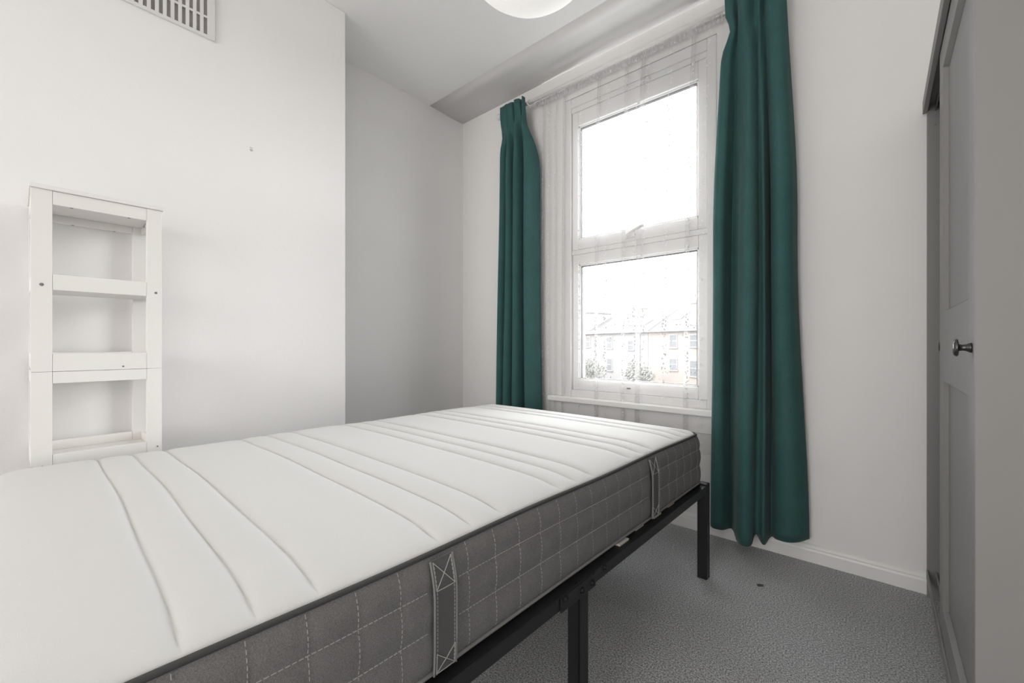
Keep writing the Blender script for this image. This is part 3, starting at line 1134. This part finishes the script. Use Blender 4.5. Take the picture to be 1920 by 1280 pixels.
def house(s0, s1, label, wallm, ridge, wins, extra):
    base = D0 + dirv * s0 + Vector((0, 0, GZ))
    t = empty('terraced_house', base, label, 'house', 'terraced houses opposite', rz=ang)
    Wd = s1 - s0
    ev = 2.38 - GZ
    rz = ridge - GZ
    DP = 9.0
    MB().box(0, Wd, 0, DP, 0, ev).build('wall', wallm, t)
    MB().prism([(-.35, ev - .05), (DP / 2, rz), (DP + .35, ev - .05), (DP + .35, ev + .1), (DP / 2, rz + .15), (-.35, ev + .1)], 'x', 0.02, Wd - .02).build('roof', M['slate'], t)
    MB().prism([(.05, ev - .1), (DP - .05, ev - .1), (DP / 2, rz - .05)], 'x', .1, Wd - .1).build('gable_fill', wallm, t)
    MB().tube([(0, -.42, ev + .02), (Wd, -.42, ev + .02)], .07, 8).build('gutter', M['gutter'], t)
    for a, c, za, zb in wins:
        a, c, za, zb = a - s0, c - s0, za - GZ, zb - GZ
        f = MB()
        f.box(a - .10, a, -.06, .02, za - .06, zb + .08)
        f.box(c, c + .10, -.06, .02, za - .06, zb + .08)
        f.box(a, c, -.06, .02, zb, zb + .08)
        f.box(a, c, -.06, .02, (za + zb) / 2 - .04, (za + zb) / 2 + .04)
        f.box(a - .2, c + .2, -.16, .02, za - .16, za - .04)
        f = f.build('window', M['hframe'], t)
        MB().box(a, c, -.03, -.015, za - .04, zb).build('pane', M['hglass'], f)
    extra(t, Wd, ev, rz, DP)
    return t


def chimney(t, x, y, w_, d, z0, z1, npots, m):
    c = MB()
    c.box(x, x + w_, y, y + d, z0, z1 - .35)
    c.box(x - .08, x + w_ + .08, y - .08, y + d + .08, z1 - .35, z1 - .18)
    c.box(x, x + w_, y, y + d, z1 - .18, z1)
    c = c.build('chimney', m, t)
    for k in range(npots):
        px = x + w_ * (k + .5) / npots
        MB().lathe([(.13, 0), (.12, .1), (.10, .55), (.13, .6), (.13, .66), (.08, .66), (.08, .0)], (px, y + d / 2, z1), 'z', 10).build('chimney_pot', M['obrick'], c, smooth=True)


def ex_a(t, Wd, ev, rz, DP):
    dm = MB().box(8.0, 11.9, .25, 4.5, ev, 5.35 - GZ).build('dormer', M['stone'], t)
    MB().box(7.8, 12.05, .05, 4.7, 5.35 - GZ, 5.53 - GZ).build('dormer_roof', M['gutter'], dm)
    MB().box(8.6, 10.2, .19, .26, 3.7 - GZ, 4.7 - GZ).build('dormer_window', M['hglass'], dm)
    MB().tube([(Wd - .15, -.12, 0), (Wd - .15, -.12, ev)], .09, 8).build('downpipe', M['gutter'], t)


def ex_b(t, Wd, ev, rz, DP):
    chimney(t, 2.0, DP / 2 - .4, 2.3, .9, rz - .4, 6.0 - GZ, 4, M['brick'])
    MB().tube([(7.9, -.1, 0), (7.9, -.1, ev)], .07, 8).build('downpipe', M['stone'], t)
    for x0 in (4.6, 6.4):
        k = (rz - ev) / (DP / 2 + .35)
        c = MB().prism([(1.3, ev + .16 + k * 1.65), (2.6, ev + .16 + k * 2.95), (2.6, ev + .26 + k * 2.95), (1.3, ev + .26 + k * 1.65)], 'x', x0, x0 + 1.1)
        c.build('skylight', M['hframe'], t)


def ex_c(t, Wd, ev, rz, DP):
    k = (rz - ev) / (DP / 2 + .35)
    for x0 in (1.5, 4.2):
        c = MB().prism([(2.0, ev + .16 + k * 2.35), (3.7, ev + .16 + k * 4.05), (3.7, ev + .26 + k * 4.05), (2.0, ev + .26 + k * 2.35)], 'x', x0, x0 + 1.3)
        c.build('skylight', M['hframe'], t)
    MB().prism([(-.4, ev + .1), (DP / 2, rz + .15), (DP / 2, rz + .45), (-.4, ev + .45)], 'x', -.2, .2).build('party_parapet', M['stone'], t)
    chimney(t, 5.2, .6, 1.2, 1.0, ev, 5.6 - GZ, 3, M['brick'])


house(-10, 3.95, 'terraced house opposite with a flat-roofed dormer, left end of the row', M['brick'], 4.7, [(1.9, 2.7, .7, 2.0), (1.9, 2.7, -2.3, -.9), (-3, -2.1, .7, 2.0)], ex_a)
house(4.0, 13.15, 'pale terraced house opposite with a broad chimney stack, middle of the row', M['stone'], 4.75, [(6.2, 7.1, .55, 1.9), (10.0, 10.9, .4, 1.4), (6.2, 7.1, -2.3, -.9)], ex_b)
house(13.2, 25.0, 'orange brick terraced house opposite with two skylights, right end of the row', M['obrick'], 5.0, [(16.3, 17.2, .72, 2.0), (16.3, 17.2, -1.7, -.6), (18.9, 19.9, .8, 1.95), (18.9, 19.9, -2.2, -.7), (21.5, 22.4, .8, 1.95)], ex_c)


def bush(s, off, w_, h, m, label, seed, cat='bush', trunk=False):
    base = D0 + dirv * s + Vector((math.sin(ang), -math.cos(ang), 0)) * off + Vector((0, 0, GZ))
    t = empty('garden_tree' if trunk else 'garden_bush', base, label, cat, 'garden greenery opposite')
    rn = random.Random(seed)
    b = MB()
    for i in range(1500):
        th = rn.uniform(0, 2 * PI)
        ph_ = rn.uniform(-1, 1)
        r = rn.uniform(.55, 1.0) * (1 + .18 * math.sin(3 * th + seed) + .12 * math.sin(7 * ph_ + seed))
        c = Vector((w_ * r * math.cos(th) * math.sqrt(1 - ph_ * ph_), w_ * r * math.sin(th) * math.sqrt(1 - ph_ * ph_), h * .56 + h * .44 * r * ph_))
        a = Vector((rn.uniform(-1, 1), rn.uniform(-1, 1), rn.uniform(-1, 1))).normalized()
        u = a.orthogonal().normalized()
        v = a.cross(u)
        sz = rn.uniform(.10, .20)
        k = len(b.v)
        b.v += [tuple(c - u * sz), tuple(c + v * sz * .5), tuple(c + u * sz), tuple(c - v * sz * .5)]
        b.f.append((k, k + 1, k + 2, k + 3))
    b.build('foliage', m, t, fix=False, kind='stuff')
    MB().lathe([(.12, 0), (.09, h * .4), (.04, h * .8), (0, h * .82)], (0, 0, 0), 'z', 8).build('stem', M['bark'], t, smooth=True)


bush(.8, 6, 1.5, 4.2, M['leaf2'], 'yellowing bushy tree in front of the dormer house', 11, 'tree', True)
bush(3.4, 4, 1.6, 3.0, M['leaf'], 'grey green bush at the boundary of dormer house and pale house', 12)
bush(8.6, 5, 1.7, 3.2, M['leaf'], 'grey green bush in front of the pale house', 13)
bush(15.6, 4, 1.5, 3.0, M['leaf'], 'grey green bush below the orange house windows', 14)
